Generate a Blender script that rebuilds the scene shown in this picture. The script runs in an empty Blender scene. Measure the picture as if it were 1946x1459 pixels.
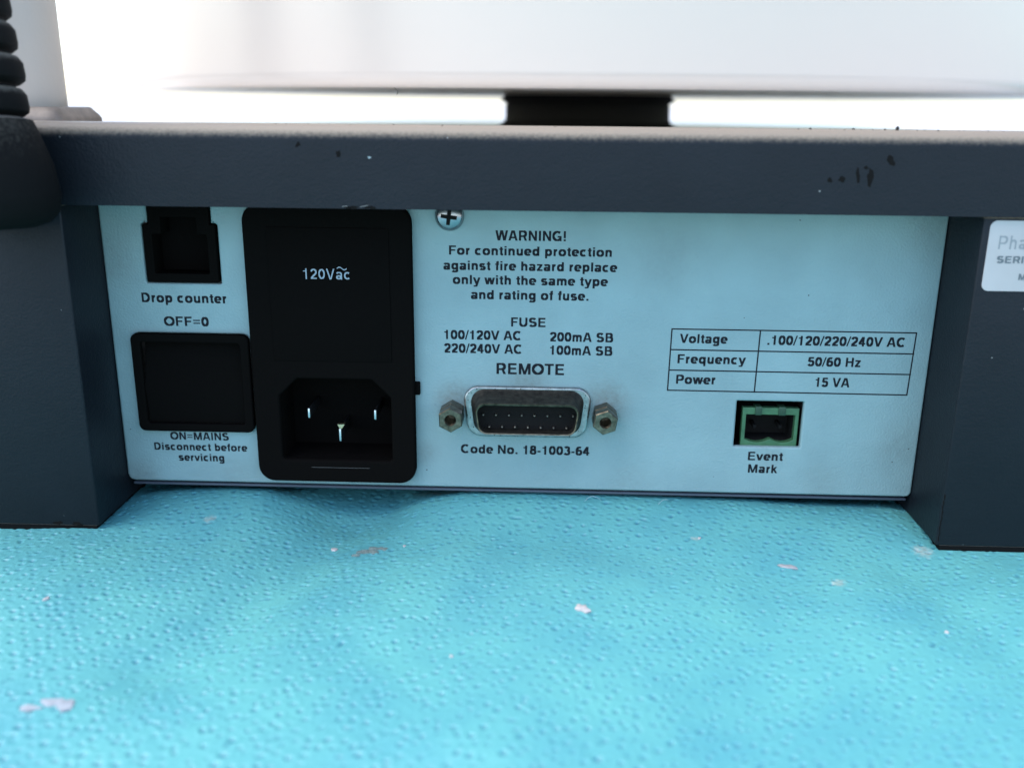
import bpy, bmesh, math, random
import numpy as np
from mathutils import Matrix, Vector
random.seed(7); rng = np.random.default_rng(7)
MM = 0.001
sc = bpy.context.scene
COL = sc.collection

# ---------------------------------------------------------------- camera
cam_d = bpy.data.cameras.new("camera"); cam = bpy.data.objects.new("camera", cam_d); COL.objects.link(cam)
sc.camera = cam
right = Vector((0.99937087, 0.03426313, 0.00916019))
down = Vector((0.01848836, -0.28287875, -0.95897747))
fwd = Vector((-0.03026634, 0.9585435, -0.28333425))
M = Matrix.Identity(4)
for i in range(3):
    M[i][0] = right[i]; M[i][1] = -down[i]; M[i][2] = -fwd[i]
M[0][3], M[1][3], M[2][3] = 4.375 * MM, -193.43 * MM, 81.2 * MM
cam.matrix_world = M
cam_d.sensor_width = 36.0; cam_d.lens = 36.0 * 1794 / 1946
cam_d.clip_start = 0.005; cam_d.clip_end = 2000
cam_d.dof.use_dof = True; cam_d.dof.focus_distance = 0.196; cam_d.dof.aperture_fstop = 12.0

# ---------------------------------------------------------------- light
SUN_EL, SUN_AZ = math.radians(64), math.radians(-100)      # azimuth from +Y towards +X: high, to the left and a little in front
world = bpy.data.worlds.new("World"); sc.world = world; world.use_nodes = True
nt = world.node_tree; bg = nt.nodes["Background"]
sky = nt.nodes.new("ShaderNodeTexSky"); sky.sky_type = 'NISHITA'; sky.sun_disc = False
sky.sun_elevation = SUN_EL; sky.sun_rotation = SUN_AZ; sky.air_density = 1.0; sky.dust_density = 1.2; sky.ozone_density = 1.0
nt.links.new(sky.outputs[0], bg.inputs[0]); bg.inputs[1].default_value = 0.15
sun_d = bpy.data.lights.new("sun", 'SUN'); sun_d.energy = 0.8; sun_d.angle = math.radians(60); sun_d.color = (1.0, 0.93, 0.82)
sun = bpy.data.objects.new("sun", sun_d); COL.objects.link(sun)
sdir = Vector((math.sin(SUN_AZ) * math.cos(SUN_EL), math.cos(SUN_AZ) * math.cos(SUN_EL), math.sin(SUN_EL)))
sun.rotation_euler = sdir.to_track_quat('Z', 'Y').to_euler()
sc.view_settings.view_transform = 'Standard'; sc.view_settings.look = 'None'
sc.view_settings.exposure = 1.72; sc.view_settings.gamma = 1.0

# ---------------------------------------------------------------- materials
def nodes_of(m):
    m.use_nodes = True
    return m.node_tree, m.node_tree.nodes, m.node_tree.links, m.node_tree.nodes["Principled BSDF"]
def mat(name, col, rough=0.5, metal=0.0, spec=0.5, bump=None, var=None, speck=None):
    """bump: list of (texture scale per mm, height mm); var: (scale per mm, amount) lightness variation; speck: (scale, threshold, colour)"""
    m = bpy.data.materials.new(name); t, N, L, P = nodes_of(m)
    P.inputs["Base Color"].default_value = (*col, 1); P.inputs["Roughness"].default_value = rough
    P.inputs["Metallic"].default_value = metal; P.inputs["Specular IOR Level"].default_value = spec
    tc = N.new("ShaderNodeTexCoord")
    out = None
    if var:
        n = N.new("ShaderNodeTexNoise"); n.inputs["Scale"].default_value = var[0] * 1000; n.inputs["Detail"].default_value = 6
        L.new(tc.outputs["Object"], n.inputs["Vector"])
        mr = N.new("ShaderNodeMapRange"); mr.inputs[1].default_value = .3; mr.inputs[2].default_value = .7
        mr.inputs[3].default_value = 1 - var[1]; mr.inputs[4].default_value = 1 + var[1]
        L.new(n.outputs["Fac"], mr.inputs[0])
        mx = N.new("ShaderNodeVectorMath"); mx.operation = 'SCALE'; mx.inputs[0].default_value = col
        L.new(mr.outputs[0], mx.inputs["Scale"]); out = mx.outputs[0]
    if speck:
        v = N.new("ShaderNodeTexVoronoi"); v.inputs["Scale"].default_value = speck[0] * 1000
        L.new(tc.outputs["Object"], v.inputs["Vector"])
        g = N.new("ShaderNodeMath"); g.operation = 'LESS_THAN'; g.inputs[1].default_value = speck[1]
        n2 = N.new("ShaderNodeTexNoise"); n2.inputs["Scale"].default_value = speck[0] * 4000; L.new(tc.outputs["Object"], n2.inputs["Vector"])
        ad = N.new("ShaderNodeMath"); ad.operation = 'MULTIPLY'; L.new(v.outputs["Distance"], ad.inputs[0])
        ms = N.new("ShaderNodeMath"); ms.operation = 'ADD'; ms.inputs[1].default_value = .5; L.new(n2.outputs["Fac"], ms.inputs[0]); L.new(ms.outputs[0], ad.inputs[1])
        L.new(ad.outputs[0], g.inputs[0])
        # keep only a share of the cells
        sep = N.new("ShaderNodeSeparateColor"); L.new(v.outputs["Color"], sep.inputs[0])
        g2 = N.new("ShaderNodeMath"); g2.operation = 'LESS_THAN'; g2.inputs[1].default_value = speck[3] if len(speck) > 3 else .5
        L.new(sep.outputs[0], g2.inputs[0])
        mu = N.new("ShaderNodeMath"); mu.operation = 'MULTIPLY'; L.new(g.outputs[0], mu.inputs[0]); L.new(g2.outputs[0], mu.inputs[1])
        mix = N.new("ShaderNodeMix"); mix.data_type = 'RGBA'; L.new(mu.outputs[0], mix.inputs[0])
        if out: L.new(out, mix.inputs[6])
        else: mix.inputs[6].default_value = (*col, 1)
        mix.inputs[7].default_value = (*speck[2], 1); out = mix.outputs[2]
    if out: L.new(out, P.inputs["Base Color"])
    prev = None
    for (s, h) in (bump or []):
        n = N.new("ShaderNodeTexNoise"); n.inputs["Scale"].default_value = s * 1000; n.inputs["Detail"].default_value = 3
        L.new(tc.outputs["Object"], n.inputs["Vector"])
        b = N.new("ShaderNodeBump"); b.inputs["Distance"].default_value = h * MM; L.new(n.outputs["Fac"], b.inputs["Height"])
        if prev: L.new(prev.outputs[0], b.inputs["Normal"])
        prev = b
    if prev: L.new(prev.outputs[0], P.inputs["Normal"])
    return m

FRAME_COL = (.0085, .0110, .0145)
m_frame = mat("slate_textured_paint", FRAME_COL, .45, spec=.22, bump=[(1.8, .09), (.6, .06)], var=(.06, .12), speck=(.22, .035, (.2, .21, .2), .25))
m_black = mat("black_plastic", (.006, .0053, .0048), .8, spec=.0, bump=[(2, .03)])
m_pit = mat("black_recess_plastic", (.016, .015, .014), .9, spec=.0)  # lighter than black_plastic: tone lifted to offset the shade inside recesses
m_rubber = mat("black_rubber", (.008, .0078, .0075), .75, spec=.05, bump=[(3, .05)])
m_ink = mat("printed_ink", (.008, .008, .012), .6, spec=.2)
m_cyanink = mat("pale_print", (.30, .36, .40), .6)
m_metal = mat("dull_plated_metal", (.36, .37, .36), .36, 1.0, bump=[(1.5, .05)], var=(.8, .3), speck=(1.6, .2, (.05, .035, .02), .6))
m_nut = mat("worn_brass_nut", (.17, .145, .105), .36, 1.0, bump=[(2, .05)], var=(.9, .45))
m_screw = mat("screw_chrome", (.36, .37, .38), .25, 1.0)
m_shell = mat("bronzed_shell", (.15, .125, .085), .42, 1.0, bump=[(1.2, .08)], var=(.9, .5))
m_shelldark = mat("dark_shell", (.035, .032, .025), .5, .6, bump=[(1.2, .08)], var=(.9, .5))
m_pin = mat("gold_pin", (.40, .37, .30), .4, 1.0)
m_blade = mat("bright_blade", (.75, .78, .78), .35, 1.0)
m_bladeshade = mat("shaded_blade", (.008, .008, .008), .7, spec=.1)
m_green = mat("green_connector_plastic", (.05, .14, .062), .45, var=(.5, .2))
m_tray = mat("white_tray_plastic", (.66, .565, .475), .30, .12, bump=[(.6, .02)], speck=(.02, .02, (.2, .12, .08), .5))
m_disc = mat("white_drip_plate_enamel", (.82, .81, .78), .25)
m_post = mat("pale_grey_post", (.42, .37, .31), .5, bump=[(1.0, .04)])
m_foot = mat("dark_metal_foot", (.15, .12, .095), .5, bump=[(1.0, .08)], var=(.3, .3))
m_sticker = mat("white_sticker", (.45, .42, .40), .55, var=(.1, .06))
m_greyink = mat("faded_sticker_ink", (.13, .145, .15), .6)
m_greyink2 = mat("pale_faded_ink", (.26, .27, .27), .6)
m_chip = mat("bare_dark_chip", (.0075, .0068, .006), .8, spec=.1)
m_chipbright = mat("scraped_bare_metal", (.16, .16, .15), .5, .4)
m_ground = mat("pale_concrete", (.55, .53, .49), .9, var=(.0005, .12), bump=[(.02, 2.0)])
m_flakewhite = mat("white_paint_flake", (.46, .43, .41), .6, var=(1, .15))
m_flakepink = mat("pinkish_paint_flake", (.32, .32, .32), .6, var=(1, .2))
m_flakegrey = mat("grey_tan_residue", (.15, .21, .195), .8, bump=[(2.5, .15)], var=(1.2, .35))
m_fibre = mat("pale_fibre", (.5, .52, .55), .6)

# rim highlights of case and cable, painted as dusty tone on upward faces
def paint_rim_highlight(m, col, lo=.12, hi=.75, amount=.9):
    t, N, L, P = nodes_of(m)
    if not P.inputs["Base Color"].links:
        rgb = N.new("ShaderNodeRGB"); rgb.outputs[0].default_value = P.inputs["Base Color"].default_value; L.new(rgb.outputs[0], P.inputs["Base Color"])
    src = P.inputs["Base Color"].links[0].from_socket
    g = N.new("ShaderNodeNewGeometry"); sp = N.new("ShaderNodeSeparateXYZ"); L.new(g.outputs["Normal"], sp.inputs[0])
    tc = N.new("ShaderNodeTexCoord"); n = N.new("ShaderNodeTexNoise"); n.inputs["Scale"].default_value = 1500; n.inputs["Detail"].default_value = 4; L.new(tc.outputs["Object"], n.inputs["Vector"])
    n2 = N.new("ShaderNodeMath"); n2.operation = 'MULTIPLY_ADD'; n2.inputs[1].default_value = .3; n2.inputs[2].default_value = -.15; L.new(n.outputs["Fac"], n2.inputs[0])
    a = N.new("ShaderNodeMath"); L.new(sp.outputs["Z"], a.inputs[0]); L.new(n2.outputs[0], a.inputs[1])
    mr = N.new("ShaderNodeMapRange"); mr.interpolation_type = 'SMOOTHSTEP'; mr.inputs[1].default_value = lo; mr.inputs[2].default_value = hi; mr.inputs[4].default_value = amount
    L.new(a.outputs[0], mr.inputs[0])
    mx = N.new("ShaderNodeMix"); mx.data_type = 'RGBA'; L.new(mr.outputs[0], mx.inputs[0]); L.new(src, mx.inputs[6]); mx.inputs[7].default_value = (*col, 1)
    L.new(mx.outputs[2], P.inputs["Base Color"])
paint_rim_highlight(m_rubber, (.22, .20, .165), .30, .85, .9)
paint_rim_highlight(m_frame, (.29, .235, .175))

# back panel: pale grey textured paint with grime near the connector
def panel_material():
    m = mat("pale_panel_paint", (.252, .362, .362), .45, spec=.5, bump=[(2.2, .11), (.35, .08)], var=(.06, .10), speck=(.24, .035, (.05, .05, .055), .5))
    t, N, L, P = nodes_of(m)
    src = P.inputs["Base Color"].links[0].from_socket
    tc = N.new("ShaderNodeTexCoord"); acc = None
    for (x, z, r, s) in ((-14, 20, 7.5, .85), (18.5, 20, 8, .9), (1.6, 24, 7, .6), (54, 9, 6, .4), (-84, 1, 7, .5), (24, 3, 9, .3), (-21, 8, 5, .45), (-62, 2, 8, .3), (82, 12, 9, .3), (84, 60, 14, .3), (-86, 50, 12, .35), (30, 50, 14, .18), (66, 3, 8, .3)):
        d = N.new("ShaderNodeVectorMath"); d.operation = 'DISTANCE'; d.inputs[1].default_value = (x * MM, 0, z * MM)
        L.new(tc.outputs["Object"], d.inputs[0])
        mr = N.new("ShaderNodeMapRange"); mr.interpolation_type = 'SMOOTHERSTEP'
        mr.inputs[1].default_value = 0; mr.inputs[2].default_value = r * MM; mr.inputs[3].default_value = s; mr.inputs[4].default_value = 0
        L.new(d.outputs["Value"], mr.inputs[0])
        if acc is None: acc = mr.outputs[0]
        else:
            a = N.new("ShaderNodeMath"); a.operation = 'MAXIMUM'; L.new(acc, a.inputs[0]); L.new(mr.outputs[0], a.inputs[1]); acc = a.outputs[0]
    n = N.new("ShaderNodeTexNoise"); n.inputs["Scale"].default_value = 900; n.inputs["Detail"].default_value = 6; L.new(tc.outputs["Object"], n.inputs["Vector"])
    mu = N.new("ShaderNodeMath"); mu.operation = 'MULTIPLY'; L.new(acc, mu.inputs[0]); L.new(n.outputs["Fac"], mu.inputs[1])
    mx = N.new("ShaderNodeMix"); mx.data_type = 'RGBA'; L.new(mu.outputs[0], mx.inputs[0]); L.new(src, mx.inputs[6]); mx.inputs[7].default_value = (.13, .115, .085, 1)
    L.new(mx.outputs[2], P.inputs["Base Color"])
    return m
m_panel = panel_material()

def cloth_material():
    m = bpy.data.materials.new("turquoise_pitted_vinyl"); t, N, L, P = nodes_of(m)
    tc = N.new("ShaderNodeTexCoord")
    # gentle warping so that the embossing is irregular
    wn = N.new("ShaderNodeTexNoise"); wn.inputs["Scale"].default_value = 200; wn.inputs["Detail"].default_value = 2; L.new(tc.outputs["Object"], wn.inputs["Vector"])
    sb = N.new("ShaderNodeVectorMath"); sb.operation = 'SUBTRACT'; sb.inputs[1].default_value = (.5, .5, .5); L.new(wn.outputs["Color"], sb.inputs[0])
    sl = N.new("ShaderNodeVectorMath"); sl.operation = 'SCALE'; sl.inputs["Scale"].default_value = .0016; L.new(sb.outputs[0], sl.inputs[0])
    ad = N.new("ShaderNodeVectorMath"); L.new(tc.outputs["Object"], ad.inputs[0]); L.new(sl.outputs[0], ad.inputs[1])
    fl = N.new("ShaderNodeVectorMath"); fl.operation = 'MULTIPLY'; fl.inputs[1].default_value = (1, 1, 0); L.new(ad.outputs[0], fl.inputs[0])
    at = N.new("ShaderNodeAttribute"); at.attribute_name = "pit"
    big = N.new("ShaderNodeTexNoise"); big.inputs["Scale"].default_value = 60; big.inputs["Detail"].default_value = 5; L.new(tc.outputs["Object"], big.inputs["Vector"])
    cr = N.new("ShaderNodeMix"); cr.data_type = 'RGBA'
    cr.inputs[6].default_value = (.064, .275, .335, 1); cr.inputs[7].default_value = (.145, .455, .40, 1); L.new(big.outputs["Fac"], cr.inputs[0])
    pit_tone = N.new("ShaderNodeMix"); pit_tone.data_type = 'RGBA'; L.new(at.outputs["Fac"], pit_tone.inputs[0])  # darker blue mixed in by the pit attribute
    pit_tone.inputs[7].default_value = (.040, .185, .25, 1); L.new(cr.outputs[2], pit_tone.inputs[6])
    # pale worn scuffs
    last = pit_tone.outputs[2]
    for (x, y, r) in ((83, -15.5, 4.2), (-65.5, -10.6, 2.6), (62, -29, 3.0), (37, -14, 1.6)):
        d = N.new("ShaderNodeVectorMath"); d.operation = 'DISTANCE'; d.inputs[1].default_value = (x * MM, y * MM, 0); L.new(fl.outputs[0], d.inputs[0])
        mr = N.new("ShaderNodeMapRange"); mr.inputs[1].default_value = 0; mr.inputs[2].default_value = r * MM; mr.inputs[3].default_value = 1.0; mr.inputs[4].default_value = 0
        L.new(d.outputs["Value"], mr.inputs[0])
        nn = N.new("ShaderNodeTexNoise"); nn.inputs["Scale"].default_value = 1300; nn.inputs["Detail"].default_value = 5; L.new(tc.outputs["Object"], nn.inputs["Vector"])
        mm = N.new("ShaderNodeMath"); mm.operation = 'MULTIPLY'; L.new(mr.outputs[0], mm.inputs[0]); L.new(nn.outputs["Fac"], mm.inputs[1])
        st = N.new("ShaderNodeMapRange"); st.inputs[1].default_value = .20; st.inputs[2].default_value = .42; st.inputs[4].default_value = .55; L.new(mm.outputs[0], st.inputs[0])
        mx = N.new("ShaderNodeMix"); mx.data_type = 'RGBA'; L.new(st.outputs[0], mx.inputs[0]); L.new(last, mx.inputs[6]); mx.inputs[7].default_value = (.40, .42, .36, 1); last = mx.outputs[2]
    L.new(last, P.inputs["Base Color"])
    P.inputs["Roughness"].default_value = .42; P.inputs["Specular IOR Level"].default_value = .5
    fn = N.new("ShaderNodeTexNoise"); fn.inputs["Scale"].default_value = 520; fn.inputs["Detail"].default_value = 3; L.new(tc.outputs["Object"], fn.inputs["Vector"])
    b2 = N.new("ShaderNodeBump"); b2.inputs["Distance"].default_value = .26 * MM; L.new(fn.outputs["Fac"], b2.inputs["Height"])
    L.new(b2.outputs[0], P.inputs["Normal"])
    return m
m_cloth = cloth_material()

# ---------------------------------------------------------------- helpers (all lengths in mm)
def tag(o, label=None, cat=None, group=None, kind=None):
    for k, v in (("label", label), ("category", cat), ("group", group), ("kind", kind)):
        if v: o[k] = v
    return o
def link(name, me, m, parent=None, smooth=None):
    o = bpy.data.objects.new(name, me); COL.objects.link(o)
    me.materials.clear(); me.materials.append(m)
    if parent: o.parent = parent; o.matrix_parent_inverse = parent_world(parent).inverted()
    if smooth is not None:
        for p in me.polygons: p.use_smooth = True
        if smooth < 180: me.set_sharp_from_angle(angle=math.radians(smooth))
    return o
def parent_world(p):
    Mx = Matrix.Translation(p.location)
    return parent_world(p.parent) @ p.matrix_parent_inverse @ Mx if p.parent else Mx
def empty(name, loc):
    o = bpy.data.objects.new(name, None); COL.objects.link(o); o.location = Vector(loc) * MM; o.empty_display_size = .01
    return o
def finish(name, bm, m, parent=None, smooth=35):
    bmesh.ops.scale(bm, vec=(MM, MM, MM), verts=bm.verts)
    bmesh.ops.recalc_face_normals(bm, faces=bm.faces)
    me = bpy.data.meshes.new(name); bm.to_mesh(me); bm.free()
    return link(name, me, m, parent, smooth)
def box(bm, x0, x1, y0, y1, z0, z1, bev=0, seg=2):
    r = bmesh.ops.create_cube(bm, size=1)
    for v in r["verts"]:
        v.co = Vector(((x0 + x1) / 2 + v.co.x * (x1 - x0), (y0 + y1) / 2 + v.co.y * (y1 - y0), (z0 + z1) / 2 + v.co.z * (z1 - z0)))
    if bev:
        es = list({e for v in r["verts"] for e in v.link_edges})
        bmesh.ops.bevel(bm, geom=es, offset=bev, segments=seg, profile=.5, affect='EDGES')
def rpoly(pts, r, n=6):
    """rounded polygon; r a number or one per corner"""
    out = []; k = len(pts)
    for i in range(k):
        ri = r[i] if isinstance(r, (list, tuple)) else r
        p = Vector(pts[i]); a = (Vector(pts[i - 1]) - p).normalized(); b = (Vector(pts[(i + 1) % k]) - p).normalized()
        if ri < 1e-6: out.append(tuple(p)); continue
        ang = a.angle(b); d = ri / math.tan(ang / 2)
        c = p + (a + b).normalized() * (ri / math.sin(ang / 2))
        s = p + a * d; e = p + b * d
        va, vb = s - c, e - c; tot = va.angle(vb)
        for j in range(n + 1):
            t = j / n
            out.append(tuple(c + (va * math.sin((1 - t) * tot) + vb * math.sin(t * tot)) / math.sin(tot)))
    return out
def rrect(x0, x1, z0, z1, r, n=6): return rpoly([(x0, z0), (x1, z0), (x1, z1), (x0, z1)], r, n)
def sheet(name, outlines, yf, thick, m, parent=None, bev=0, smooth=30):
    """flat piece facing -Y with holes (even-odd); yf = y of its front face"""
    cu = bpy.data.curves.new("tmp", 'CURVE'); cu.dimensions = '2D'; cu.fill_mode = 'BOTH'
    for pts in outlines:
        sp = cu.splines.new('POLY'); sp.points.add(len(pts) - 1); sp.use_cyclic_u = True
        for p, q in zip(sp.points, pts): p.co = (q[0], q[1], 0, 1)
    cu.extrude = thick / 2 - bev; cu.bevel_depth = bev; cu.bevel_resolution = 2; cu.offset = -bev
    o = bpy.data.objects.new("tmp", cu); COL.objects.link(o)
    me = bpy.data.meshes.new_from_object(o.evaluated_get(bpy.context.evaluated_depsgraph_get()))
    bpy.data.objects.remove(o); bpy.data.curves.remove(cu)
    bm = bmesh.new(); bm.from_mesh(me); bpy.data.meshes.remove(me)
    bmesh.ops.remove_doubles(bm, verts=bm.verts, dist=1e-4)
    for v in bm.verts: v.co = Vector((v.co.x, yf + thick / 2 - v.co.z, v.co.y))
    o = finish(name, bm, m, parent, smooth)
    for f in o.data.polygons:
        if abs(f.normal.y) > .999: f.use_smooth = False
    return o
def loft(bm, rings, cap0=True, cap1=True):
    vs = [[bm.verts.new(p) for p in r] for r in rings]; n = len(vs[0])
    for a, b in zip(vs, vs[1:]):
        for i in range(n): bm.faces.new((a[i], a[(i + 1) % n], b[(i + 1) % n], b[i]))
    if cap0: bm.faces.new(vs[0][::-1])
    if cap1: bm.faces.new(vs[-1])
def lathe(name, prof, origin, axis, m, parent=None, seg=64, smooth=40, close=False):
    """prof: (radius, height) pairs along axis"""
    bm = bmesh.new(); ax = Vector(axis).normalized(); u = ax.orthogonal().normalized(); w = ax.cross(u); o = Vector(origin)
    rings = [[o + ax * h + (u * math.cos(2 * math.pi * i / seg) + w * math.sin(2 * math.pi * i / seg)) * max(r, .001) for i in range(seg)] for r, h in prof]
    if close: rings.append(rings[0])
    loft(bm, rings, not close, not close)
    if close: bmesh.ops.remove_doubles(bm, verts=bm.verts, dist=1e-5)
    return finish(name, bm, m, parent, smooth)
# stroke alphabet for the printed words: a grotesque drawn with bars (v, h), slanted bars (d) and arcs (e); cap height 1
def v(x, y0=0, y1=1, w=1.0): return ('v', x, y0, y1, w)
def h(x0, x1, y, w=1.0): return ('h', x0, x1, y, w)
def d(x0, y0, x1, y1, w=1.05): return ('d', x0, y0, x1, y1, w)
def e(cx, cy, rx, ry, a0=0, a1=360): return ('e', cx, cy, rx, ry, a0, a1)
def p(*pts): return ('p', pts)
GLYPH = {' ': (.38, []),
 '!': (.4, [v(.2, .3), v(.2, 0, .19)]), '-': (.46, [h(.06, .40, .34)]), '.': (.39, [v(.2, 0, .2)]), '/': (.38, [d(.04, -.02, .34, 1.02, .65)]), '=': (.8, [h(.07, .72, .62, .7), h(.07, .72, .32, .7)]),
 '0': (.77, [e(.385, .5, .25, .41)]), '1': (.77, [v(.42), h(.13, .42, .76, .75)]), '2': (.77, [('q', [e(.385, .68, .24, .235, 172, -38), (.16, .13)]), h(.08, .68, .083)]),
 '3': (.77, [e(.38, .715, .21, .2, 158, -90), e(.375, .295, .25, .215, 90, -160)]), '4': (.77, [v(.5), h(.04, .72, .28, .9), p((.12, .29), (.48, .95))]),
 '5': (.77, [h(.19, .66, .915), p((.22, .98), (.165, .5)), e(.375, .335, .25, .25, 142, -158)]), '6': (.77, [e(.39, .325, .245, .24), e(.44, .48, .30, .435, 188, 60)]),
 '8': (.77, [e(.385, .73, .2, .19), e(.385, .295, .245, .215)]), 'A': (.98, [d(.13, 0, .44, 1), d(.85, 0, .54, 1), h(.28, .7, .3, .9)]),
 'B': (.97, [v(.2), h(.2, .54, .918), h(.2, .55, .53, .9), h(.2, .55, .083), e(.53, .722, .2, .195, 90, -90), e(.55, .305, .24, .222, 90, -90)]), 'C': (1.0, [e(.52, .5, .385, .415, 48, 312)]),
 'D': (1.0, [v(.2), ('q', [(.2, .917), e(.45, .5, .37, .417, 90, -90), (.2, .083)])]), 'E': (.92, [v(.2), h(.2, .82, .917), h(.2, .78, .52, .9), h(.2, .84, .083)]),
 'F': (.84, [v(.2), h(.2, .79, .917), h(.2, .72, .5, .9)]), 'G': (1.06, [e(.53, .5, .4, .415, 48, 325), h(.56, .95, .43, .9), v(.88, 0, .43, .75)]), 'H': (1.0, [v(.2), v(.8), h(.2, .8, .52)]),
 'I': (.4, [v(.2)]), 'M': (1.18, [v(.19), v(.99), d(.25, 1, .59, 0, .95), d(.93, 1, .59, 0, .95)]), 'N': (1.0, [v(.19), v(.81), d(.2, 1, .8, 0, 1.1)]), 'O': (1.06, [e(.53, .5, .41, .415)]),
 'P': (.92, [v(.2), h(.2, .55, .917), h(.2, .55, .43, .95), e(.54, .674, .24, .243, 90, -90)]), 'R': (.98, [v(.2), h(.2, .55, .917), h(.2, .6, .44, .95), e(.55, .68, .24, .238, 90, -90), d(.62, .44, .8, 0)]),
 'S': (.92, [e(.45, .715, .27, .2, 25, 270), e(.455, .297, .3, .214, 90, -155)]), 'T': (.85, [v(.425), h(.03, .82, .917)]), 'U': (1.0, [v(.19, .36), v(.81, .36), e(.5, .39, .31, .305, 180, 360)]),
 'V': (.92, [d(.12, 1, .44, 0), d(.8, 1, .48, 0)]), 'W': (1.28, [d(.11, 1, .34, 0), d(.61, 1, .38, 0), d(.67, 1, .9, 0), d(1.17, 1, .94, 0)]),
 'a': (.78, [e(.375, .52, .22, .14, 165, -5), v(.6, .0, .52), e(.355, .21, .205, .135, 0, 360)]), 'b': (.83, [v(.19), e(.43, .37, .235, .29)]), 'c': (.76, [e(.4, .37, .255, .29, 48, 312)]), 'd': (.83, [v(.64), e(.4, .37, .235, .29)]),
 'e': (.78, [e(.395, .37, .26, .29, 0, 318), h(.15, .73, .36, .72)]), 'f': (.46, [v(.24, 0, .78), e(.42, .78, .18, .14, 180, 95), h(.04, .43, .665, .8)]), 'g': (.83, [e(.4, .38, .235, .275), v(.64, -.06, .74), e(.4, -.05, .24, .15, 5, -160)]),
 'h': (.8, [v(.19), e(.4, .44, .21, .22, 180, 0), v(.61, 0, .45)]), 'i': (.38, [v(.19, 0, .74), v(.19, .84)]), 'k': (.77, [v(.19), d(.24, .28, .56, .74), d(.38, .44, .63, 0)]), 'l': (.38, [v(.19)]),
 'm': (1.14, [v(.19, 0, .74), v(.57, 0, .48), v(.95, 0, .48), e(.38, .45, .19, .21, 180, 0), e(.76, .45, .19, .21, 180, 0)]), 'n': (.8, [v(.19, 0, .74), e(.4, .44, .21, .22, 180, 0), v(.61, 0, .45)]), 'o': (.84, [e(.42, .37, .27, .29)]),
 'p': (.83, [v(.19, -.27, .74), e(.43, .37, .235, .29)]), 'q': (.83, [v(.64, -.27, .74), e(.4, .37, .235, .29)]), 'r': (.52, [v(.19, 0, .74), e(.42, .43, .22, .22, 165, 82)]), 's': (.74, [e(.365, .515, .2, .143, 22, 270), e(.37, .225, .22, .147, 90, -155)]),
 't': (.46, [v(.24, .22, .92), e(.4, .22, .16, .14, 180, 280), h(.04, .43, .665, .8)]), 'u': (.8, [v(.61, 0, .74), v(.19, .3, .74), e(.4, .3, .21, .22, 180, 360)]), 'v': (.74, [d(.11, .74, .35, 0), d(.63, .74, .39, 0)]),
 'w': (1.06, [d(.11, .74, .29, 0), d(.49, .74, .33, 0), d(.57, .74, .73, 0), d(.95, .74, .77, 0)]), 'y': (.74, [d(.11, .74, .38, 0.02), d(.64, .74, .32, -.26), h(.07, .33, -.2, .8)]), 'z': (.7, [h(.06, .62, .66, .95), h(.06, .64, .083), d(.17, .1, .52, .64, 1.2)])}
def arc_pts(q):
    _, cx, cy, rx, ry, a0, a1 = q; n = max(4, int(abs(a1 - a0) / 18))
    return [(cx + rx * math.cos(math.radians(a0 + (a1 - a0) * i / n)), cy + ry * math.sin(math.radians(a0 + (a1 - a0) * i / n))) for i in range(n + 1)]
def lettering(s, xc, z, w, cap, y, m, parent, bold=1.06, name="lettering"):
    sw, hw = .205 * bold, .168 * bold; quads = []; x = 0.0
    def path(pts, closed):
        n = len(pts); L_, R_ = [], []
        for i in range(n):
            a = Vector(pts[i - 1] if (i or closed) else pts[0]); b = Vector(pts[(i + 1) % n] if (i < n - 1 or closed) else pts[-1])
            t = (b - a).normalized(); nn = Vector((-t.y, t.x)); k = .5 * (sw * abs(nn.x) + hw * abs(nn.y))
            c_ = Vector(pts[i]); L_.append(c_ + nn * k); R_.append(c_ - nn * k)
        for i in range(n if closed else n - 1):
            j_ = (i + 1) % n; quads.append([L_[i], R_[i], R_[j_], L_[j_]])
    for ch in s:
        adv, els = GLYPH[ch]
        k0 = len(quads)
        for q in els:
            if q[0] == 'v': hh = sw * q[4] / 2; quads.append([(q[1] - hh, q[2]), (q[1] + hh, q[2]), (q[1] + hh, q[3]), (q[1] - hh, q[3])])
            elif q[0] == 'h': hh = hw * q[4] / 2; quads.append([(q[1], q[3] - hh), (q[2], q[3] - hh), (q[2], q[3] + hh), (q[1], q[3] + hh)])
            elif q[0] == 'd': hh = sw * q[5] / 2; quads.append([(q[1] - hh, q[2]), (q[1] + hh, q[2]), (q[3] + hh, q[4]), (q[3] - hh, q[4])])
            elif q[0] == 'e':
                pts = arc_pts(q); cl = abs(q[6] - q[5]) == 360; path(pts[:-1] if cl else pts, cl)
            elif q[0] == 'p': path(list(q[1]), False)
            elif q[0] == 'q':
                pts = []
                for r in q[1]: pts += arc_pts(r) if r[0] == 'e' else [r]
                path(pts, False)
        for i in range(k0, len(quads)): quads[i] = [(a[0] + x, a[1]) for a in quads[i]]
        x += adv + .015
    allx = [a[0] for q in quads for a in q]; lo, hi = min(allx), max(allx); sx = w / (hi - lo); V_, F_ = [], []
    for i, q in enumerate(quads):
        F_.append([len(V_) + j_ for j_ in range(4)])
        area = sum(q[j_][0] * q[(j_ + 1) % 4][1] - q[(j_ + 1) % 4][0] * q[j_][1] for j_ in range(4))
        for a in (q if area > 0 else q[::-1]): V_.append(((xc + (a[0] - (lo + hi) / 2) * sx) * MM, (y - .0025 * (i % 9)) * MM, (z + a[1] * cap) * MM))
    me = bpy.data.meshes.new(name); me.from_pydata(V_, [], F_); me.update()
    return link(name, me, m, parent)
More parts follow.
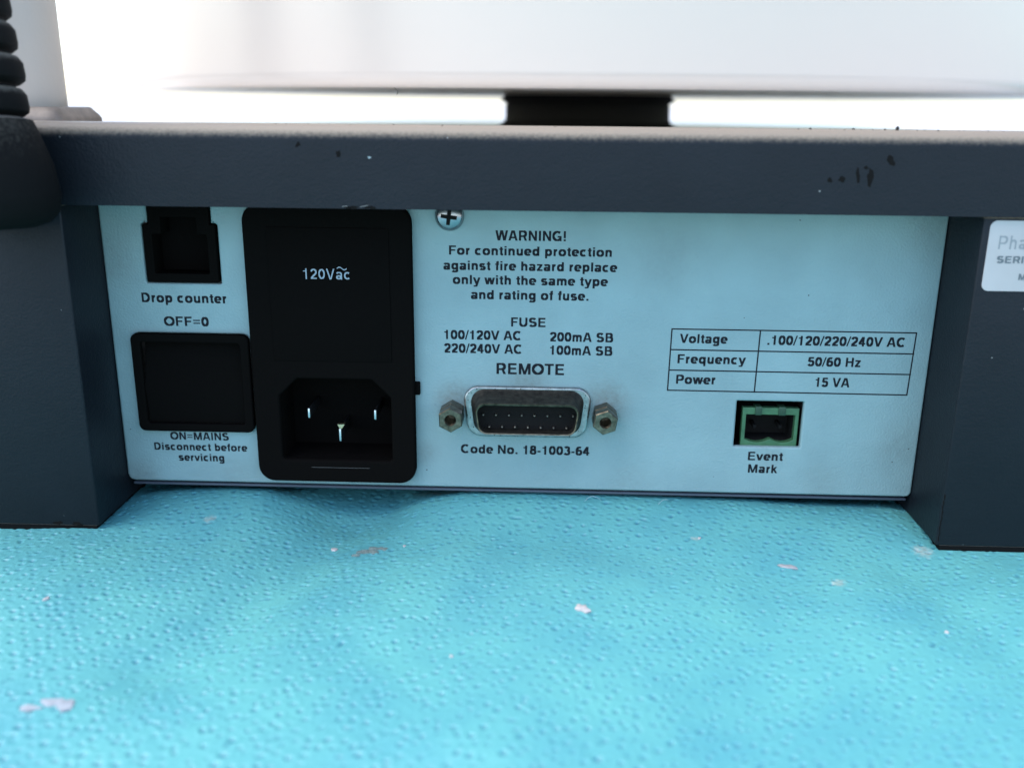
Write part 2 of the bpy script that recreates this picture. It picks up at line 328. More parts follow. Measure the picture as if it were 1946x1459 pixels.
def blob(name, x, y, z, a, b, h, m, rot=0, parent=None, n=14, jag=.35):
    """irregular thin flake lying on the cloth, normal up"""
    bm = bmesh.new(); rr = [1 + jag * (random.random() - .5) * 2 for _ in range(n)]
    c, s = math.cos(rot), math.sin(rot)
    def ring(k, zz): return [Vector((x + (math.cos(t) * a * c - math.sin(t) * b * s) * r * k, y + (math.cos(t) * a * s + math.sin(t) * b * c) * r * k, zz + random.uniform(-.12, .12) * h)) for t, r in ((2 * math.pi * i / n, rr[i]) for i in range(n))]
    loft(bm, [ring(.9, z - .15), ring(1, z + h * .5), ring(.8, z + h), ring(.35, z + h * 1.1)])
    return finish(name, bm, m, parent, 50)

# ---------------------------------------------------------------- ground and vinyl-covered pad
bm = bmesh.new()
vs = [bm.verts.new((x, y, -34)) for x, y in ((-9e5, -9e5), (9e5, -9e5), (9e5, 9e5), (-9e5, 9e5))]; bm.faces.new(vs)
tag(finish("ground", bm, m_ground, None, None), kind='structure')

def cloth_height(X, Y):
    # height of the surface along the line just under the panel, read off along x
    kx = [-115, -100, -89, -83.5, -76, -65.5, -57, -50, -43, -35, -28, -22, -12, 1.6, 20, 40, 52, 58, 64, 74, 82, 87, 95, 115]
    kz = [-5.6, -5.6, -5.3, -4.1, -3.0, -2.35, -2.5, -4.4, -6.9, -7.6, -6.9, -4.1, -2.1, -1.75, -1.85, -2.15, -2.4, -2.9, -3.2, -3.3, -3.4, -4.4, -4.9, -5.2]
    K = np.interp(X, kx, kz)
    ker = np.exp(-np.linspace(-2, 2, 9) ** 2); ker /= ker.sum()
    dx = 1.2
    K = sum(k * np.interp(X + o * dx, kx, kz) for k, o in zip(ker, np.linspace(-2, 2, 9)))
    g = np.where(Y < 1.5, np.exp(-((Y - 1.5) / 13.0) ** 2), np.exp(-((Y - 1.5) / np.where(K < -5.3, 20.0, 6.0)) ** 2))
    base = -5.3 + .35 * np.sin(X / 23.0 + 1) * np.clip((-Y - 15) / 30, 0, 1) + .5 * np.sin(X / 31 + Y / 19) * np.clip((-Y - 25) / 40, 0, 1)
    def valley(x0, y0, x1, y1, depth, sg):
        dx, dy = x1 - x0, y1 - y0; t = np.clip(((X - x0) * dx + (Y - y0) * dy) / (dx * dx + dy * dy), 0, 1)
        dd = np.hypot(X - x0 - t * dx, Y - y0 - t * dy); return -depth * np.exp(-(dd / sg) ** 2)
    base = base + valley(-37, -8, -56, -62, 2.0, 9) + valley(-92, -18, -84, -40, -.6, 10) + valley(50, -30, 30, -85, 1.4, 10) + valley(10, -30, -4, -80, -1.1, 11)
    base = base + valley(78, -25, 92, -80, 1.0, 8) + valley(-12, -22, -22, -48, -.8, 7) + valley(20, -12, 44, -18, -.5, 6)
    base = base - .25 * np.exp(-((Y + 18) / 8) ** 2)
    return base + (K + 5.3) * g
xs = np.unique(np.concatenate([np.linspace(-480, -118, 30), np.linspace(-118, 118, 945), np.linspace(118, 480, 30)]))
ys = np.unique(np.concatenate([np.linspace(-480, -106, 30), np.linspace(-106, 14, 481), np.linspace(14, 400, 40)]))
Xg, Yg = np.meshgrid(xs, ys); Zg = cloth_height(Xg, Yg)
Zg = np.where(Yg > 8, np.minimum(Zg, -5.5), Zg)
# embossed pits: real dents on a loose, jittered lattice
PIT = np.zeros_like(Zg)
sp_ = 2.25
for jy in range(int(120 / (sp_ * .87)) + 1):
    for jx in range(int(236 / sp_) + 1):
        if rng.random() < .07: continue
        px = -118 + sp_ * (jx + .5 * (jy % 2)) + rng.normal(0, .42); py = -106 + sp_ * .87 * jy + rng.normal(0, .42)
        ra, rb = rng.uniform(.34, .62), rng.uniform(.28, .48); th = rng.uniform(-.6, .6); am = rng.uniform(.35, 1.0)
        i0, i1 = np.searchsorted(xs, (px - 1.7, px + 1.7)); j0, j1 = np.searchsorted(ys, (py - 1.7, py + 1.7))
        if i1 <= i0 or j1 <= j0: continue
        ddx, ddy = Xg[j0:j1, i0:i1] - px, Yg[j0:j1, i0:i1] - py
        u_ = (ddx * math.cos(th) + ddy * math.sin(th)) / ra; w_ = (-ddx * math.sin(th) + ddy * math.cos(th)) / rb
        q_ = u_ * u_ + w_ * w_; PIT[j0:j1, i0:i1] += am * (np.exp(-q_ ** 1.3) - .22 * np.exp(-((np.sqrt(q_) - 2.0) / .6) ** 2))
Zg = Zg - .36 * PIT
nx, ny = len(xs), len(ys)
edge = (Xg == xs[0]) | (Xg == xs[-1]) | (Yg == ys[0]) | (Yg == ys[-1])
V = np.stack([Xg, Yg, Zg], -1).reshape(-1, 3)
idx = np.arange(nx * ny).reshape(ny, nx)
F = np.stack([idx[:-1, :-1], idx[:-1, 1:], idx[1:, 1:], idx[1:, :-1]], -1).reshape(-1, 4)
ringi = np.concatenate([idx[0, :], idx[1:, -1], idx[-1, -2::-1], idx[-2:0:-1, 0]])
skirt = V[ringi].copy(); skirt[:, 2] = -33.9
b0 = len(V); V = np.vstack([V, skirt]); k = len(ringi); j = np.arange(k)
F = np.vstack([F, np.stack([ringi, b0 + j, b0 + (j + 1) % k, ringi[(j + 1) % k]], -1)])
me = bpy.data.meshes.new("vinyl_pad"); me.from_pydata((V * MM).tolist(), [], F.tolist()); me.update()
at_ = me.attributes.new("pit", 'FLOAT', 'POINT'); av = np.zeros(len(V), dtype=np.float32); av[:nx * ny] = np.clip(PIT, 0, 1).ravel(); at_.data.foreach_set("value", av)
pad = link("vinyl_pad", me, m_cloth, None, 60)
tag(pad, "turquoise pitted vinyl pad the grey instrument stands on", "pad")

# ---------------------------------------------------------------- the instrument
INS = tag(empty("fraction_collector", (0, 150, -5.2)), "slate grey laboratory instrument seen from its pale rear panel with sockets", "laboratory instrument")

# top cover: folded shell with a rounded front edge, recessed top
bm = bmesh.new()
XL, XR, YF, YB, ZB, ZT, R = -150, 150, -16, 318, 62.3, 77.4, 3.0
prof = [(YF, ZB), (YF, ZT - R)] + [(YF + R - R * math.cos(a), ZT - R + R * math.sin(a)) for a in [math.pi / 2 * i / 8 for i in range(1, 9)]]
prof += [(YF + 9, ZT), (YF + 9.5, ZT - .5), (YF + 9.5, 73.0), (YB - 1, 73.0), (YB, 72.0), (YB, ZB)]
loft(bm, [[Vector((x, p[0], p[1])) for p in prof] for x in (XL, XR)])
cover = finish("top_cover", bm, m_frame, INS, 40)
bm = bmesh.new(); box(bm, XL + 9.2, XR - 9.2, YF + 9.8, YB - 3, 73.02, 73.6, .2)
finish("drip_plate", bm, m_disc, INS, 40)

def side(x0, x1, inner_left):
    """side panel: rounded vertical front edges, dark contact-shadow foot below"""
    bm = bmesh.new(); box(bm, x0, x1, -15, YB - 2, -4.25, 62.25, .45, 3)
    return finish("side_panel", bm, m_frame, INS, 40)
sL = side(-146, -87.5, False); sR = side(85.6, 146, True)
for s_, (x0, x1) in ((sL, (-144, -88.2)), (sR, (86.4, 144))):
    bm = bmesh.new(); box(bm, x0, x1, -14.75, YB - 4, -6.0, -4.27, .2); finish("shadow_foot_strip", bm, m_rubber, s_, 40)  # dark foot strip, also stands in for the contact shadow line below
# chips knocked out of the paint
def chip(x, z, a, b, y, m=m_chip, rot=0, parent=cover, jag=.4):
    n = 11; pts = []
    for i in range(n):
        t = 2 * math.pi * i / n; r = 1 + jag * (random.random() - .5) * 2
        px, pz = math.cos(t) * a * r, math.sin(t) * b * r
        pts.append((x + px * math.cos(rot) - pz * math.sin(rot), z + px * math.sin(rot) + pz * math.cos(rot)))
    return sheet("paint_chip", [pts], y - .04, .05, m, parent)
chip(-33.6, 72.2, .55, .75, -16); chip(-41.0, 73.9, .55, .35, -16, rot=.7)
chip(-27.9, 71.7, .3, .25, -16, mat("speck_pale", (.25, .3, .3), .6))
chip(56.4, 68.6, .5, .45, -16); chip(58.6, 68.7, .65, .5, -16); chip(61.4, 69.4, .32, 1.3, -16, rot=.15); chip(63.6, 69.2, .5, 1.5, -16, rot=.15); chip(62.6, 70.9, .4, .4, -16); chip(67.0, 72.1, .6, .9, -16, rot=.3)
for x in (-32.3, -31.2, -28.6, -27.6): chip(x, 62.55, .75, .28, -16, m_chip)
chip(-32.9, 62.75, .5, .10, -16.04, m_chipbright, .1); chip(-29.0, 62.85, .8, .09, -16.04, m_chipbright, .2)
for i in range(9): chip(85.95 + random.uniform(-.12, .1), 6.5 - i * 1.15, .13, .6, -15.0, m_chip, rot=.05, parent=sR)
chip(-103, 43, .35, .3, -15, parent=sL); chip(-96.3, -3.8, .9, .4, -15, parent=sL); chip(-92.2, -3.85, 1.1, .35, -15, parent=sL)

# rear panel with its openings
panel = sheet("rear_panel", [
    rrect(-87.35, 85.5, 0, 62.1, [1.6, 1.2, 0, 0]),
    rpoly([(-78.7, 44.7), (-62.85, 44.7), (-62.85, 57.2), (-64.1, 57.2), (-64.1, 61.6), (-77.3, 61.6), (-77.3, 57.2), (-78.7, 57.2)], [.25, .25, .5, .1, .1, .1, .1, .5], 3),
    rrect(-82.9, -57.75, 12.3, 33.9, 1.6),
    rrect(46.3, 60.5, 10.9, 21.2, .15),
    rrect(-54, -25, 4, 58, .5),
    rpoly([(-9, 14), (13, 14), (14, 22), (-10, 22)], 1)], 0, 1.5, m_panel, INS, bev=.42)
bm = bmesh.new(); box(bm, -86.5, 84.8, .5, 4, -1.15, -.55, .25); finish("base_pan", bm, mat("base_pan_metal", (.07, .085, .11), .5, bump=[(1, .05)]), INS, 40)
bm = bmesh.new(); box(bm, -87.4, 85.5, 3.9, 300, -1.9, -.7, .2); finish("base_plate", bm, m_frame, INS, 40)

TEXT = [
    ('WARNING!', 1.77, 54.58, 14.4, 2.06), ('For continued protection', 1.76, 51.53, 33.43, 1.88), ('against fire hazard replace', 1.78, 48.41, 35.86, 1.9),
    ('only with the same type', 1.84, 45.45, 32.14, 1.91), ('and rating of fuse.', 1.76, 42.34, 24.45, 1.93), ('FUSE', 1.57, 36.58, 7.22, 1.96),
    ('100/120V AC', -8.06, 33.64, 16.12, 2.0), ('200mA SB', 12.78, 33.54, 13.32, 2.0), ('220/240V AC', -8.0, 30.7, 16.42, 2.02), ('100mA SB', 12.82, 30.64, 13.13, 2.02),
    ('REMOTE', 2.12, 26.2, 14.37, 2.41), ('Code No. 18-1003-64', 1.25, 8.1, 28.05, 2.03), ('Drop counter', -71.07, 40.55, 18.06, 2.02), ('OFF=0', -71.01, 35.5, 9.62, 2.05),
    ('ON=MAINS', -70.39, 9.87, 13.0, 1.78), ('Disconnect before', -70.32, 7.39, 20.75, 1.71), ('servicing', -70.37, 4.92, 10.21, 1.72), ('Voltage', 38.33, 33.69, 9.98, 1.95),
    ('.100/120/220/240V AC', 65.75, 33.59, 28.29, 2.03), ('Frequency', 40.29, 29.26, 14.29, 1.97), ('50/60 Hz', 65.85, 29.12, 11.04, 2.0), ('Power', 37.23, 24.76, 8.27, 2.0),
    ('15 VA', 65.97, 24.66, 7.16, 2.02), ('Event', 53.33, 7.82, 7.49, 1.94), ('Mark', 52.99, 4.92, 6.35, 1.96)]
for s, x, z, w, c in TEXT:
    lettering(s, x, z, w, c, -.02, m_ink, panel)
# printed table: ruled lines
bm = bmesh.new(); lw = .14
def rule(p, q):
    p, q = Vector((p[0], 0, p[1])), Vector((q[0], 0, q[1])); d = (q - p).normalized(); n = Vector((-d.z, 0, d.x)) * lw; e = d * lw
    bm.faces.new([bm.verts.new(c + Vector((0, -.02 - rule.k * .003, 0))) for c in (p - e - n, q + e - n, q + e + n, p - e + n)]); rule.k += 1
rule.k = 0
TL, TR, BR, BL = (31.6, 36.65), (82.05, 36.65), (81.75, 23.2), (31.4, 23.3)
for p, q in ((TL, TR), (BL, BR), (TL, BL), (TR, BR), ((31.55, 32.2), (82.0, 32.15)), ((31.5, 27.75), (81.9, 27.7)), ((49.95, 36.65), (49.75, 23.25))): rule(p, q)
finish("table_rules", bm, m_ink, panel, None)

# mains inlet
inlet = tag(sheet("mains_inlet", [rrect(-57.0, -22.4, 1.5, 61.6, 3.6, 10), rpoly([(-51.5, 6.6), (-27.5, 6.6), (-27.5, 21), (-31.5, 25), (-47.5, 25), (-51.5, 21)], .8)], -2.4, 2.38, m_black, INS, bev=.5))
bm = bmesh.new(); box(bm, -52, -27, -2.6, -2.3, 29, 57, .12); box(bm, -51.5, -27.5, 9, 9.4, 5.6, 26)
for a in ((-52.2, -51.5, 0, 9.2, 5.6, 26), (-27.5, -26.8, 0, 9.2, 5.6, 26), (-52.2, -26.8, 0, 9.2, 25.02, 26), (-52.2, -26.8, 0, 9.2, 5.6, 6.58)): box(bm, *a)
finish("fuse_drawer", bm, m_black, inlet, 40)
for x, z0, z1 in ((-45.6, 15.8, 17.9), (-31.2, 15.7, 17.8), (-39.0, 10.6, 13.4)):
    bm = bmesh.new(); box(bm, x - .2, x + .2, -.9, 9, z0, z1, .06); bl = finish("contact_blade", bm, m_bladeshade, inlet, 40)
    bl.data.materials.append(m_blade)      # only the tips bright; recess shade is painted into the blade bodies
    for f in bl.data.polygons:
        if f.center.y < -.80 * MM: f.material_index = 1
bm = bmesh.new(); loft(bm, [[Vector(p) for p in ((-39.6, y, 14.3), (-38.0, y, 14.35), (-38.9, y, 13.0))] for y in (-.6, .6)]); finish("earth_clip", bm, mat("brass_clip", (.72, .58, .36), .35, 1.0), inlet, 40)
bm = bmesh.new(); box(bm, -45.2, -32.5, -2.46, -2.38, 4.95, 5.02); finish("mould_line", bm, mat("mould_line_grey", (.09, .085, .08), .6), inlet, None)
bm = bmesh.new(); box(bm, -22.7, -21.35, -1.0, -.02, 21.4, 24.3, .25); finish("retaining_clip", bm, m_black, inlet, 40)
lettering('120Vac', -40.0, 46.46, 9.58, 2.2, -2.63, m_cyanink, inlet, bold=.62)
tp = [(-37.75 + i * .25, 48.75 + .28 * math.sin(i / 8 * 2 * math.pi)) for i in range(9)]
sheet("lettering", [[(x, z + .11) for x, z in tp] + [(x, z - .11) for x, z in tp[::-1]]], -2.66, .03, m_cyanink, inlet)

# rocker switch
sw = sheet("power_switch", [rrect(-83.0, -57.65, 12.2, 34.0, 1.5), rrect(-81.0, -59.6, 14.0, 32.2, .6)], -1.4, 1.39, m_black, INS, bev=.3)
bm = bmesh.new()
loft(bm, [[Vector((x, y, z)) for y, z in ((4, 14.05), (-.2, 14.05), (-.9, 22.5), (1.6, 32.1), (4, 32.1))] for x in (-80.9, -59.7)])
finish("rocker", bm, m_black, sw, 20)
# drop counter socket
sheet_pts = rpoly([(-78.3, 45.0), (-63.2, 45.0), (-63.2, 57.0), (-64.3, 57.0), (-64.3, 61.5), (-77.1, 61.5), (-77.1, 57.0), (-78.3, 57.0)], .2, 2)
dc = sheet("drop_counter_socket", [sheet_pts, rpoly([(-76.5, 46.8), (-65, 46.8), (-65, 55), (-67, 55), (-67, 58.5), (-74.5, 58.5), (-74.5, 55), (-76.5, 55)], .2, 2)], -.5, 5, m_black, INS, bev=.15)
bm = bmesh.new(); box(bm, -77.2, -64.3, 4.55, 6, 46, 59.5); finish("socket_back", bm, m_black, dc, None)
# screw in the panel's top edge
scr = lathe("panel_screw", [(3.0, 0), (3.0, .35), (2.8, .9), (2.2, 1.45), (1.3, 1.8), (.01, 1.9)], (-14.75, -.02, 59.4), (0, -1, 0), m_screw, INS, 40)
cr = [(-.38, -1.7), (.38, -1.7), (.42, -.42), (1.7, -.38), (1.7, .38), (.42, .42), (.38, 1.7), (-.38, 1.7), (-.42, .42), (-1.7, .38), (-1.7, -.38), (-.42, -.42)]
sheet("cross_slot", [[(-14.75 + x * .95 + z * .12, 59.4 + z * .95 - x * .12) for x, z in cr]], -2.0, .7, m_pit, scr)

# D-shaped connector
def dee(cx, cz, wt, wb, h, r, n=8): return rpoly([(cx - wb / 2, cz - h / 2), (cx + wb / 2, cz - h / 2), (cx + wt / 2, cz + h / 2), (cx - wt / 2, cz + h / 2)], r, n)
rem = sheet("remote_connector", [dee(1.6, 18.0, 28.0, 25.2, 11.3, 3.2), dee(1.6, 18.1, 22.4, 20.4, 7.2, 1.8)], -1.0, .99, m_metal, INS, bev=.4)
bm = bmesh.new()
O = [dee(1.6, 18.1, 25.0, 22.6, 10.2, 3.0), dee(1.6, 18.05, 23.6, 21.4, 8.4, 2.6), dee(1.65, 17.95, 22.4, 20.5, 6.9, 2.1), dee(1.65, 17.95, 22.0, 20.1, 6.6, 2.0), dee(1.65, 17.95, 21.5, 19.7, 6.1, 1.8), dee(1.65, 17.95, 21.4, 19.6, 6.0, 1.8)]
ya = [-.9, -1.8, -5.6, -6.0, -5.9, -1.2]
loft(bm, [[Vector((x, y, z)) for x, z in o] for o, y in zip(O, ya)], False, False)
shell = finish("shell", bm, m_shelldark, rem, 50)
shell.data.materials.append(m_shell)      # bright bronze only on the front rim, the rest darker
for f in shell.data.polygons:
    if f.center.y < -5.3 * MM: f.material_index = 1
ins = sheet("insulator", [dee(1.65, 17.95, 21.45, 19.65, 6.05, 1.7)], -3.0, 2.0, m_pit, rem)
for n_, x0, x1, z in ((8, -7.66, 11.37, 18.25), (7, -6.36, 10.04, 15.6)):
    for i in range(n_):
        x = x0 + (x1 - x0) * i / (n_ - 1)
        lathe("pin", [(.24, 0), (.24, .9), (.14, 1.15), (.05, 1.2)], (x, -2.9, z), (0, -1, 0), m_pin, rem, 10)
def hexnut(x, z, rot):
    seg = 6
    def ring(r, y, n=6): return [Vector((x + r * math.cos(rot + 2 * math.pi * i / n), y, z + r * math.sin(rot + 2 * math.pi * i / n))) for i in range(n)]
    bm = bmesh.new()
    loft(bm, [ring(2.75, 0), ring(2.75, -2.7), ring(2.5, -3.0), ring(2.5, -3.2), ring(2.75, -3.5), ring(2.75, -5.8), ring(2.55, -6.0)], True, False)
    o = [bm.verts.new(v) for v in ring(2.55, -6.0)]
    N_ = 24; inner = [bm.verts.new((x + 1.25 * math.cos(rot + 2 * math.pi * i / N_), -6.0, z + 1.25 * math.sin(rot + 2 * math.pi * i / N_))) for i in range(N_)]
    in2 = [bm.verts.new((x + 1.0 * math.cos(rot + 2 * math.pi * i / N_), -5.6, z + 1.0 * math.sin(rot + 2 * math.pi * i / N_))) for i in range(N_)]
    in3 = [bm.verts.new((x + 1.0 * math.cos(rot + 2 * math.pi * i / N_), -1.6, z + 1.0 * math.sin(rot + 2 * math.pi * i / N_))) for i in range(N_)]
    for i in range(N_):
        a = o[(i * 6 // N_) % 6]; b = o[(((i + 1) * 6) // N_) % 6]
        f = [a] + ([b] if b is not a else []) + [inner[(i + 1) % N_], inner[i]]; bm.faces.new(f)
        bm.faces.new((inner[i], inner[(i + 1) % N_], in2[(i + 1) % N_], in2[i])); bm.faces.new((in2[i], in2[(i + 1) % N_], in3[(i + 1) % N_], in3[i]))
    bm.faces.new(in3)
    bmesh.ops.remove_doubles(bm, verts=bm.verts, dist=1e-4)
    return finish("hex_jackscrew", bm, m_nut, INS, 25)
hexnut(-14.45, 17.55, math.radians(32)); hexnut(18.1, 17.65, math.radians(20))

# event mark terminal header (green, set back in its opening)
ev = sheet("event_mark_socket", [rrect(47.9, 59.95, 10.75, 19.4, .1, 2),
    [(48.7, 12.3)] + [(48.7 + 5.4 * t, 12.3 - .75 * math.sin(math.pi * t)) for t in (.15, .3, .5, .7, .85, .97)] + [(54.3, 12.35)] + [(54.5 + 4.7 * t, 12.3 - .75 * math.sin(math.pi * t)) for t in (.03, .15, .3, .5, .7, .85, 1)] + [(59.2, 17.9), (48.7, 17.9)]],
    1.0, 1.6, m_green, INS, bev=.12)
sheet("socket_core", [rrect(48.0, 59.85, 10.8, 19.3, .1, 2), rrect(48.75, 59.15, 11.7, 17.85, .3, 3)], 2.62, 4.7, m_pit, ev)
for x0, x1 in ((50.5, 51.9), (55.5, 57.0)):
    bm = bmesh.new(); box(bm, x0, x1, .7, 3, 17.85, 19.75, .1); finish("latch_rib", bm, mat("green_rib", (.022, .06, .03), .5), ev, 40)
bm = bmesh.new(); box(bm, 48.3, 59.6, 7.4, 8.4, 10.8, 19); finish("socket_back", bm, m_pit, ev, None)
bm = bmesh.new()
for a in ((45.6, 46.25, 1.55, 9, 10.5, 21.6), (60.55, 61.2, 1.55, 9, 10.5, 21.6), (46.25, 60.55, 1.55, 9, 21.25, 21.8), (46.25, 60.55, 1.55, 9, 10.2, 10.6), (45.6, 61.2, 9.02, 9.6, 10.2, 21.8)): box(bm, *a)
finish("socket_surround", bm, m_pit, ev, None)
for x in (51.3, 56.8):
    bm = bmesh.new(); box(bm, x - .35, x + .35, 3.5, 7.4, 14, 14.7, .05); finish("pin", bm, m_pit, ev, 40)

# sticker on the right-hand side panel
st = sheet("serial_sticker", [rrect(86.85, 120, 48.45, 61.6, 1.3, 8)], -15.16, .15, m_sticker, INS, bev=.03)
lettering('Phar', 91.95, 56.35, 6.3, 2.5, -15.19, m_greyink2, st, bold=.7)
lettering('SERI', 91.35, 53.75, 4.9, 1.3, -15.19, m_greyink, st, bold=1.2)
lettering('M', 94.05, 50.6, 1.35, 1.2, -15.19, m_greyink, st, bold=1.2)

# hub that carries the tray, and the post behind
lathe("hub", [(34, 73.6), (32.3, 74.2), (31.0, 75.6), (30.7, 76.5), (30.7, 81.0), (30.2, 81.6), (31.9, 82.6), (32.6, 83.2), (31.2, 84.0), (31.5, 84.68)], (20, 177, 0), (0, 0, 1), mat("worn_black_hub", (.03, .03, .03), .7, spec=.3), INS, 96)
post = lathe("post", [(9.2, 79.8), (9.2, 190), (8.6, 191)], (-116.0, 30, 0), (0, 0, 1), m_post, INS, 48)
bm = bmesh.new(); ring = lambda h, z: [Vector(p + (z,)) for p in rrect(-130 - h, -104.2 + h, 20.5 - h, 39.5 + h, 2.5, 5)]
loft(bm, [ring(1.9, 73.6), ring(1.8, 77.25), ring(1.5, 77.9), ring(.2, 79.6), ring(-.2, 79.8)]); finish("post_foot", bm, m_foot, post, 40)

# ---------------------------------------------------------------- tray resting on the hub
R = 159; c = (20, 177, 0); z0 = 84.7; r = 3.6
prof = [(30, z0), (R - r, z0)] + [(R - r + r * math.sin(a), z0 + r - r * math.cos(a)) for a in [math.pi / 2 * i / 8 for i in range(1, 9)]]
prof += [(R + .6, z0 + 74), (R + 2.2, z0 + 75), (R + 2.2, z0 + 76.5), (R - 2, z0 + 76.5), (R - 2.6, z0 + 5), (R - 5.5, z0 + 2.4), (30, z0 + 2.4)]
tray = lathe("rotor_tray", prof, c, (0, 0, 1), m_tray, None, 192, 50, close=True)
tag(tray, "white round plastic tray resting on the black hub above the instrument", "tray")

# ---------------------------------------------------------------- ribbed black cable hanging at the left
cab = tag(empty("ribbed_cable", (-94, -27, 59)), "black ribbed rubber cable hanging down over the left end of the top cover", "cable")
A0 = Vector((-94.7, -28.2, 58.8)); A1 = Vector((-97.9, -25, 98)); ax = (A1 - A0).normalized()
lathe("cable_plug", [(.01, 0), (8, .05), (10.8, .9), (12.6, 2.6), (13.3, 5.5), (12.8, 11), (11.3, 16.5), (10.6, 18.6), (9.0, 19.1)], A0, ax, m_rubber, cab, 64)
h = 19.0; rad = 10.5
for i in range(12):
    hh = 5.45
    lathe("rib", [(8.2, h - .2), (8.3, h + .35), (rad - .9, h + .55), (rad - .15, h + 1.1), (rad, h + 1.9), (rad - .1, h + hh - 1.5), (rad - .7, h + hh - .55), (8.3, h + hh - .35), (8.2, h + hh - .2)], A0 + Vector((random.uniform(-.25, .25), 0, 0)), ax, m_rubber, cab, 64)
    h += hh; rad = max(9.8, rad - .12)
lathe("core", [(8.7, 19), (8.7, 84.5)], A0, ax, m_rubber, cab, 48)

# ---------------------------------------------------------------- loose bits on the pad
def Z(x, y): return float(cloth_height(np.array([float(x)]), np.array([float(y)]))[0])
def flake(x, y, a, b, h, m, rot, label, cat="flake", name="paint_flake", jag=.35):
    o = blob(name, x, y, Z(x, y), a, b, h, m, rot, None, 14, jag); return tag(o, label, cat)
flake(12.4, -43.8, 1.1, 1.5, .5, m_flakewhite, .9, "white angular paint flake in the middle of the open pad")
flake(54.0, -22.5, 1.9, .8, .25, m_flakepink, -.25, "pinkish elongated scrap in front of the event mark socket", "scrap", "paper_scrap")
flake(-37.9, -16.6, .75, .7, .3, m_flakewhite, .3, "small white flake below the black mains inlet")
flake(-22.8, -18.6, .3, .4, .2, m_flakewhite, .3, "tiny white crumb just right of the grey tan residue patch", "crumb", "crumb")
flake(-83.6, -44.6, .35, .8, .35, m_flakewhite, -.3, "white crumb on the pad in front of the left side panel", "crumb", "crumb")
flake(75.7, -45.8, .4, .45, .3, m_flakewhite, .5, "round white crumb in front of the right side panel", "crumb", "crumb")
flake(-9.3, -59.7, .33, .35, .25, m_flakewhite, .5, "small white crumb below and left of the white angular flake", "crumb", "crumb")
flake(37.8, -14.1, .35, .4, .25, m_flakewhite, .5, "tiny white crumb at the top of the pad under the ratings table", "crumb", "crumb")
# pale torn scrap near the left front corner: three joined lobes
bm = bmesh.new()
for (dx, dy, a, b) in ((-2.6, -1.0, 1.8, .8), (0, .6, 2.0, 1.0), (2.3, -.2, 1.3, 1.3)):
    n = 12; rr = [1 + .3 * (random.random() - .5) * 2 for _ in range(n)]
    x, y = -68.1 + dx, -73.8 + dy; zz = Z(x, y)
    loft(bm, [[Vector((x + math.cos(2 * math.pi * i / n) * a * rr[i] * k_, y + math.sin(2 * math.pi * i / n) * b * rr[i] * k_, zz + h_)) for i in range(n)] for k_, h_ in ((1, -.1), (1, .18), (.7, .3))])
tag(finish("paper_scrap", bm, mat("pale_pink_paper", (.30, .33, .35), .8, var=(.8, .2)), None, 40), "large pale pinkish scrap near the left front corner of the pad", "scrap")
# grey-tan dried residue: a low crust of several lumps
bm = bmesh.new()
for (dx, dy, a, b, h_) in ((-2.6, -1.6, .8, .55, .3), (-1.9, .0, .8, .8, .3), (-.3, -.2, 1.6, .9, .15), (.6, 1.1, 1.5, .8, .3), (.9, -.8, .9, .8, .3), (2.2, .9, 1.1, .7, .2), (3.0, .6, .8, .8, .08)):
    n = 12; rr = [1 + .35 * (random.random() - .5) * 2 for _ in range(n)]
    x, y = -29.6 + dx, -20.0 + dy; zz = Z(x, y)
    loft(bm, [[Vector((x + math.cos(2 * math.pi * i / n) * a * rr[i] * k_, y + math.sin(2 * math.pi * i / n) * b * rr[i] * k_, zz + q)) for i in range(n)] for k_, q in ((1, -.1), (1, h_ * .6), (.7, h_))])
tag(finish("dried_residue", bm, m_flakegrey, None, 40), "grey tan crust of dried residue on the pad below the mains inlet", "residue")
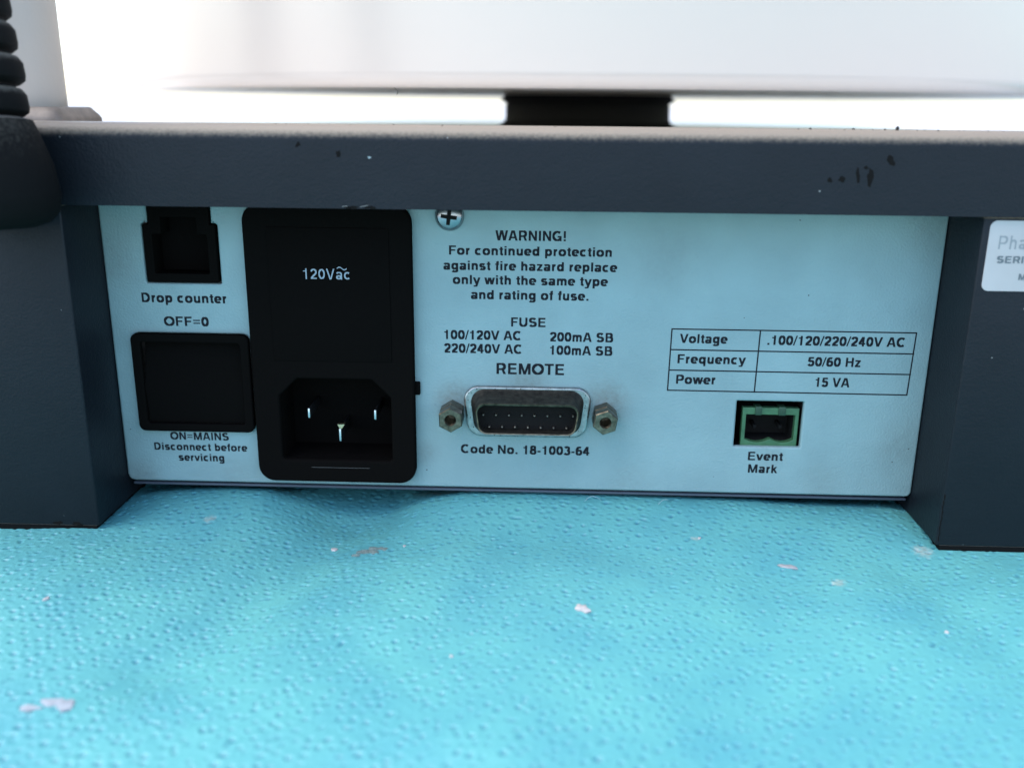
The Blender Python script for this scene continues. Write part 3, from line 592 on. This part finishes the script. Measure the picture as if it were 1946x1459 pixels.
# lint fibres caught under the rear panel
def fibre(pts, label, rad=.035):
    bm = bmesh.new(); n = 6; rings = []
    for i, p in enumerate(pts):
        p = Vector(p); d = (Vector(pts[min(i + 1, len(pts) - 1)]) - Vector(pts[max(i - 1, 0)])).normalized(); u = d.orthogonal().normalized(); w = d.cross(u)
        rings.append([p + (u * math.cos(2 * math.pi * k_ / n) + w * math.sin(2 * math.pi * k_ / n)) * rad for k_ in range(n)])
    loft(bm, rings); return tag(finish("lint_fibre", bm, m_fibre, None, 60), label, "fibre")
fibre([(14.5 + i * .45, -2.6 + .2 * math.sin(i), -1.5 + 1.2 * math.sin(i / 8 * math.pi)) for i in range(9)], "thin pale curved lint fibre on the pad edge under the remote connector")
fibre([(30.5 + i * .3, -2.4, -2.0 + .16 * i + .5 * math.sin(i / 7 * math.pi)) for i in range(8)], "short pale lint fibre on the pad edge under the ratings table")

# grit that has collected along the top edge of the cover
bm = bmesh.new()
for i in range(70):
    x = random.choice([random.uniform(-60, 30), random.uniform(10, 92), random.uniform(40, 92)]); y = random.uniform(-13.6, -11.5); q = random.uniform(.05, .13)
    if i < 5: q *= 2.2
    z = 77.35 if y > -13 else 77.3
    ret = bmesh.ops.create_icosphere(bm, subdivisions=1, radius=q)
    for w_ in ret["verts"]: w_.co = Vector((x + w_.co.x * random.uniform(.8, 1.8), y + w_.co.y, z + q * .4 + w_.co.z * random.uniform(.6, 1.2)))
tag(finish("grit", bm, mat("dark_grit", (.02, .018, .015), .9), None, None), "dark grit scattered along the top edge of the cover", "grit", kind="stuff")
bm = bmesh.new()
ret = bmesh.ops.create_icosphere(bm, subdivisions=2, radius=.35)
for w_ in ret["verts"]: w_.co = Vector((68.5 + w_.co.x * random.uniform(.5, 1.2), -13 + w_.co.y, 77.7 + w_.co.z * random.uniform(.8, 1.6)))
tag(finish("crumb", bm, mat("dark_crumb", (.02, .018, .015), .9), None, None), "dark crumb standing on the cover's top edge right of the hub", "crumb")

fibre([(-29.5 + 1.0 * math.sin(i * .35), 25.6 - .1 * i, 84.6 - .22 * i) for i in range(8)], "short dark curl of lint hanging from the tray's lower edge left of the hub", .06).data.materials[0] = m_rubber
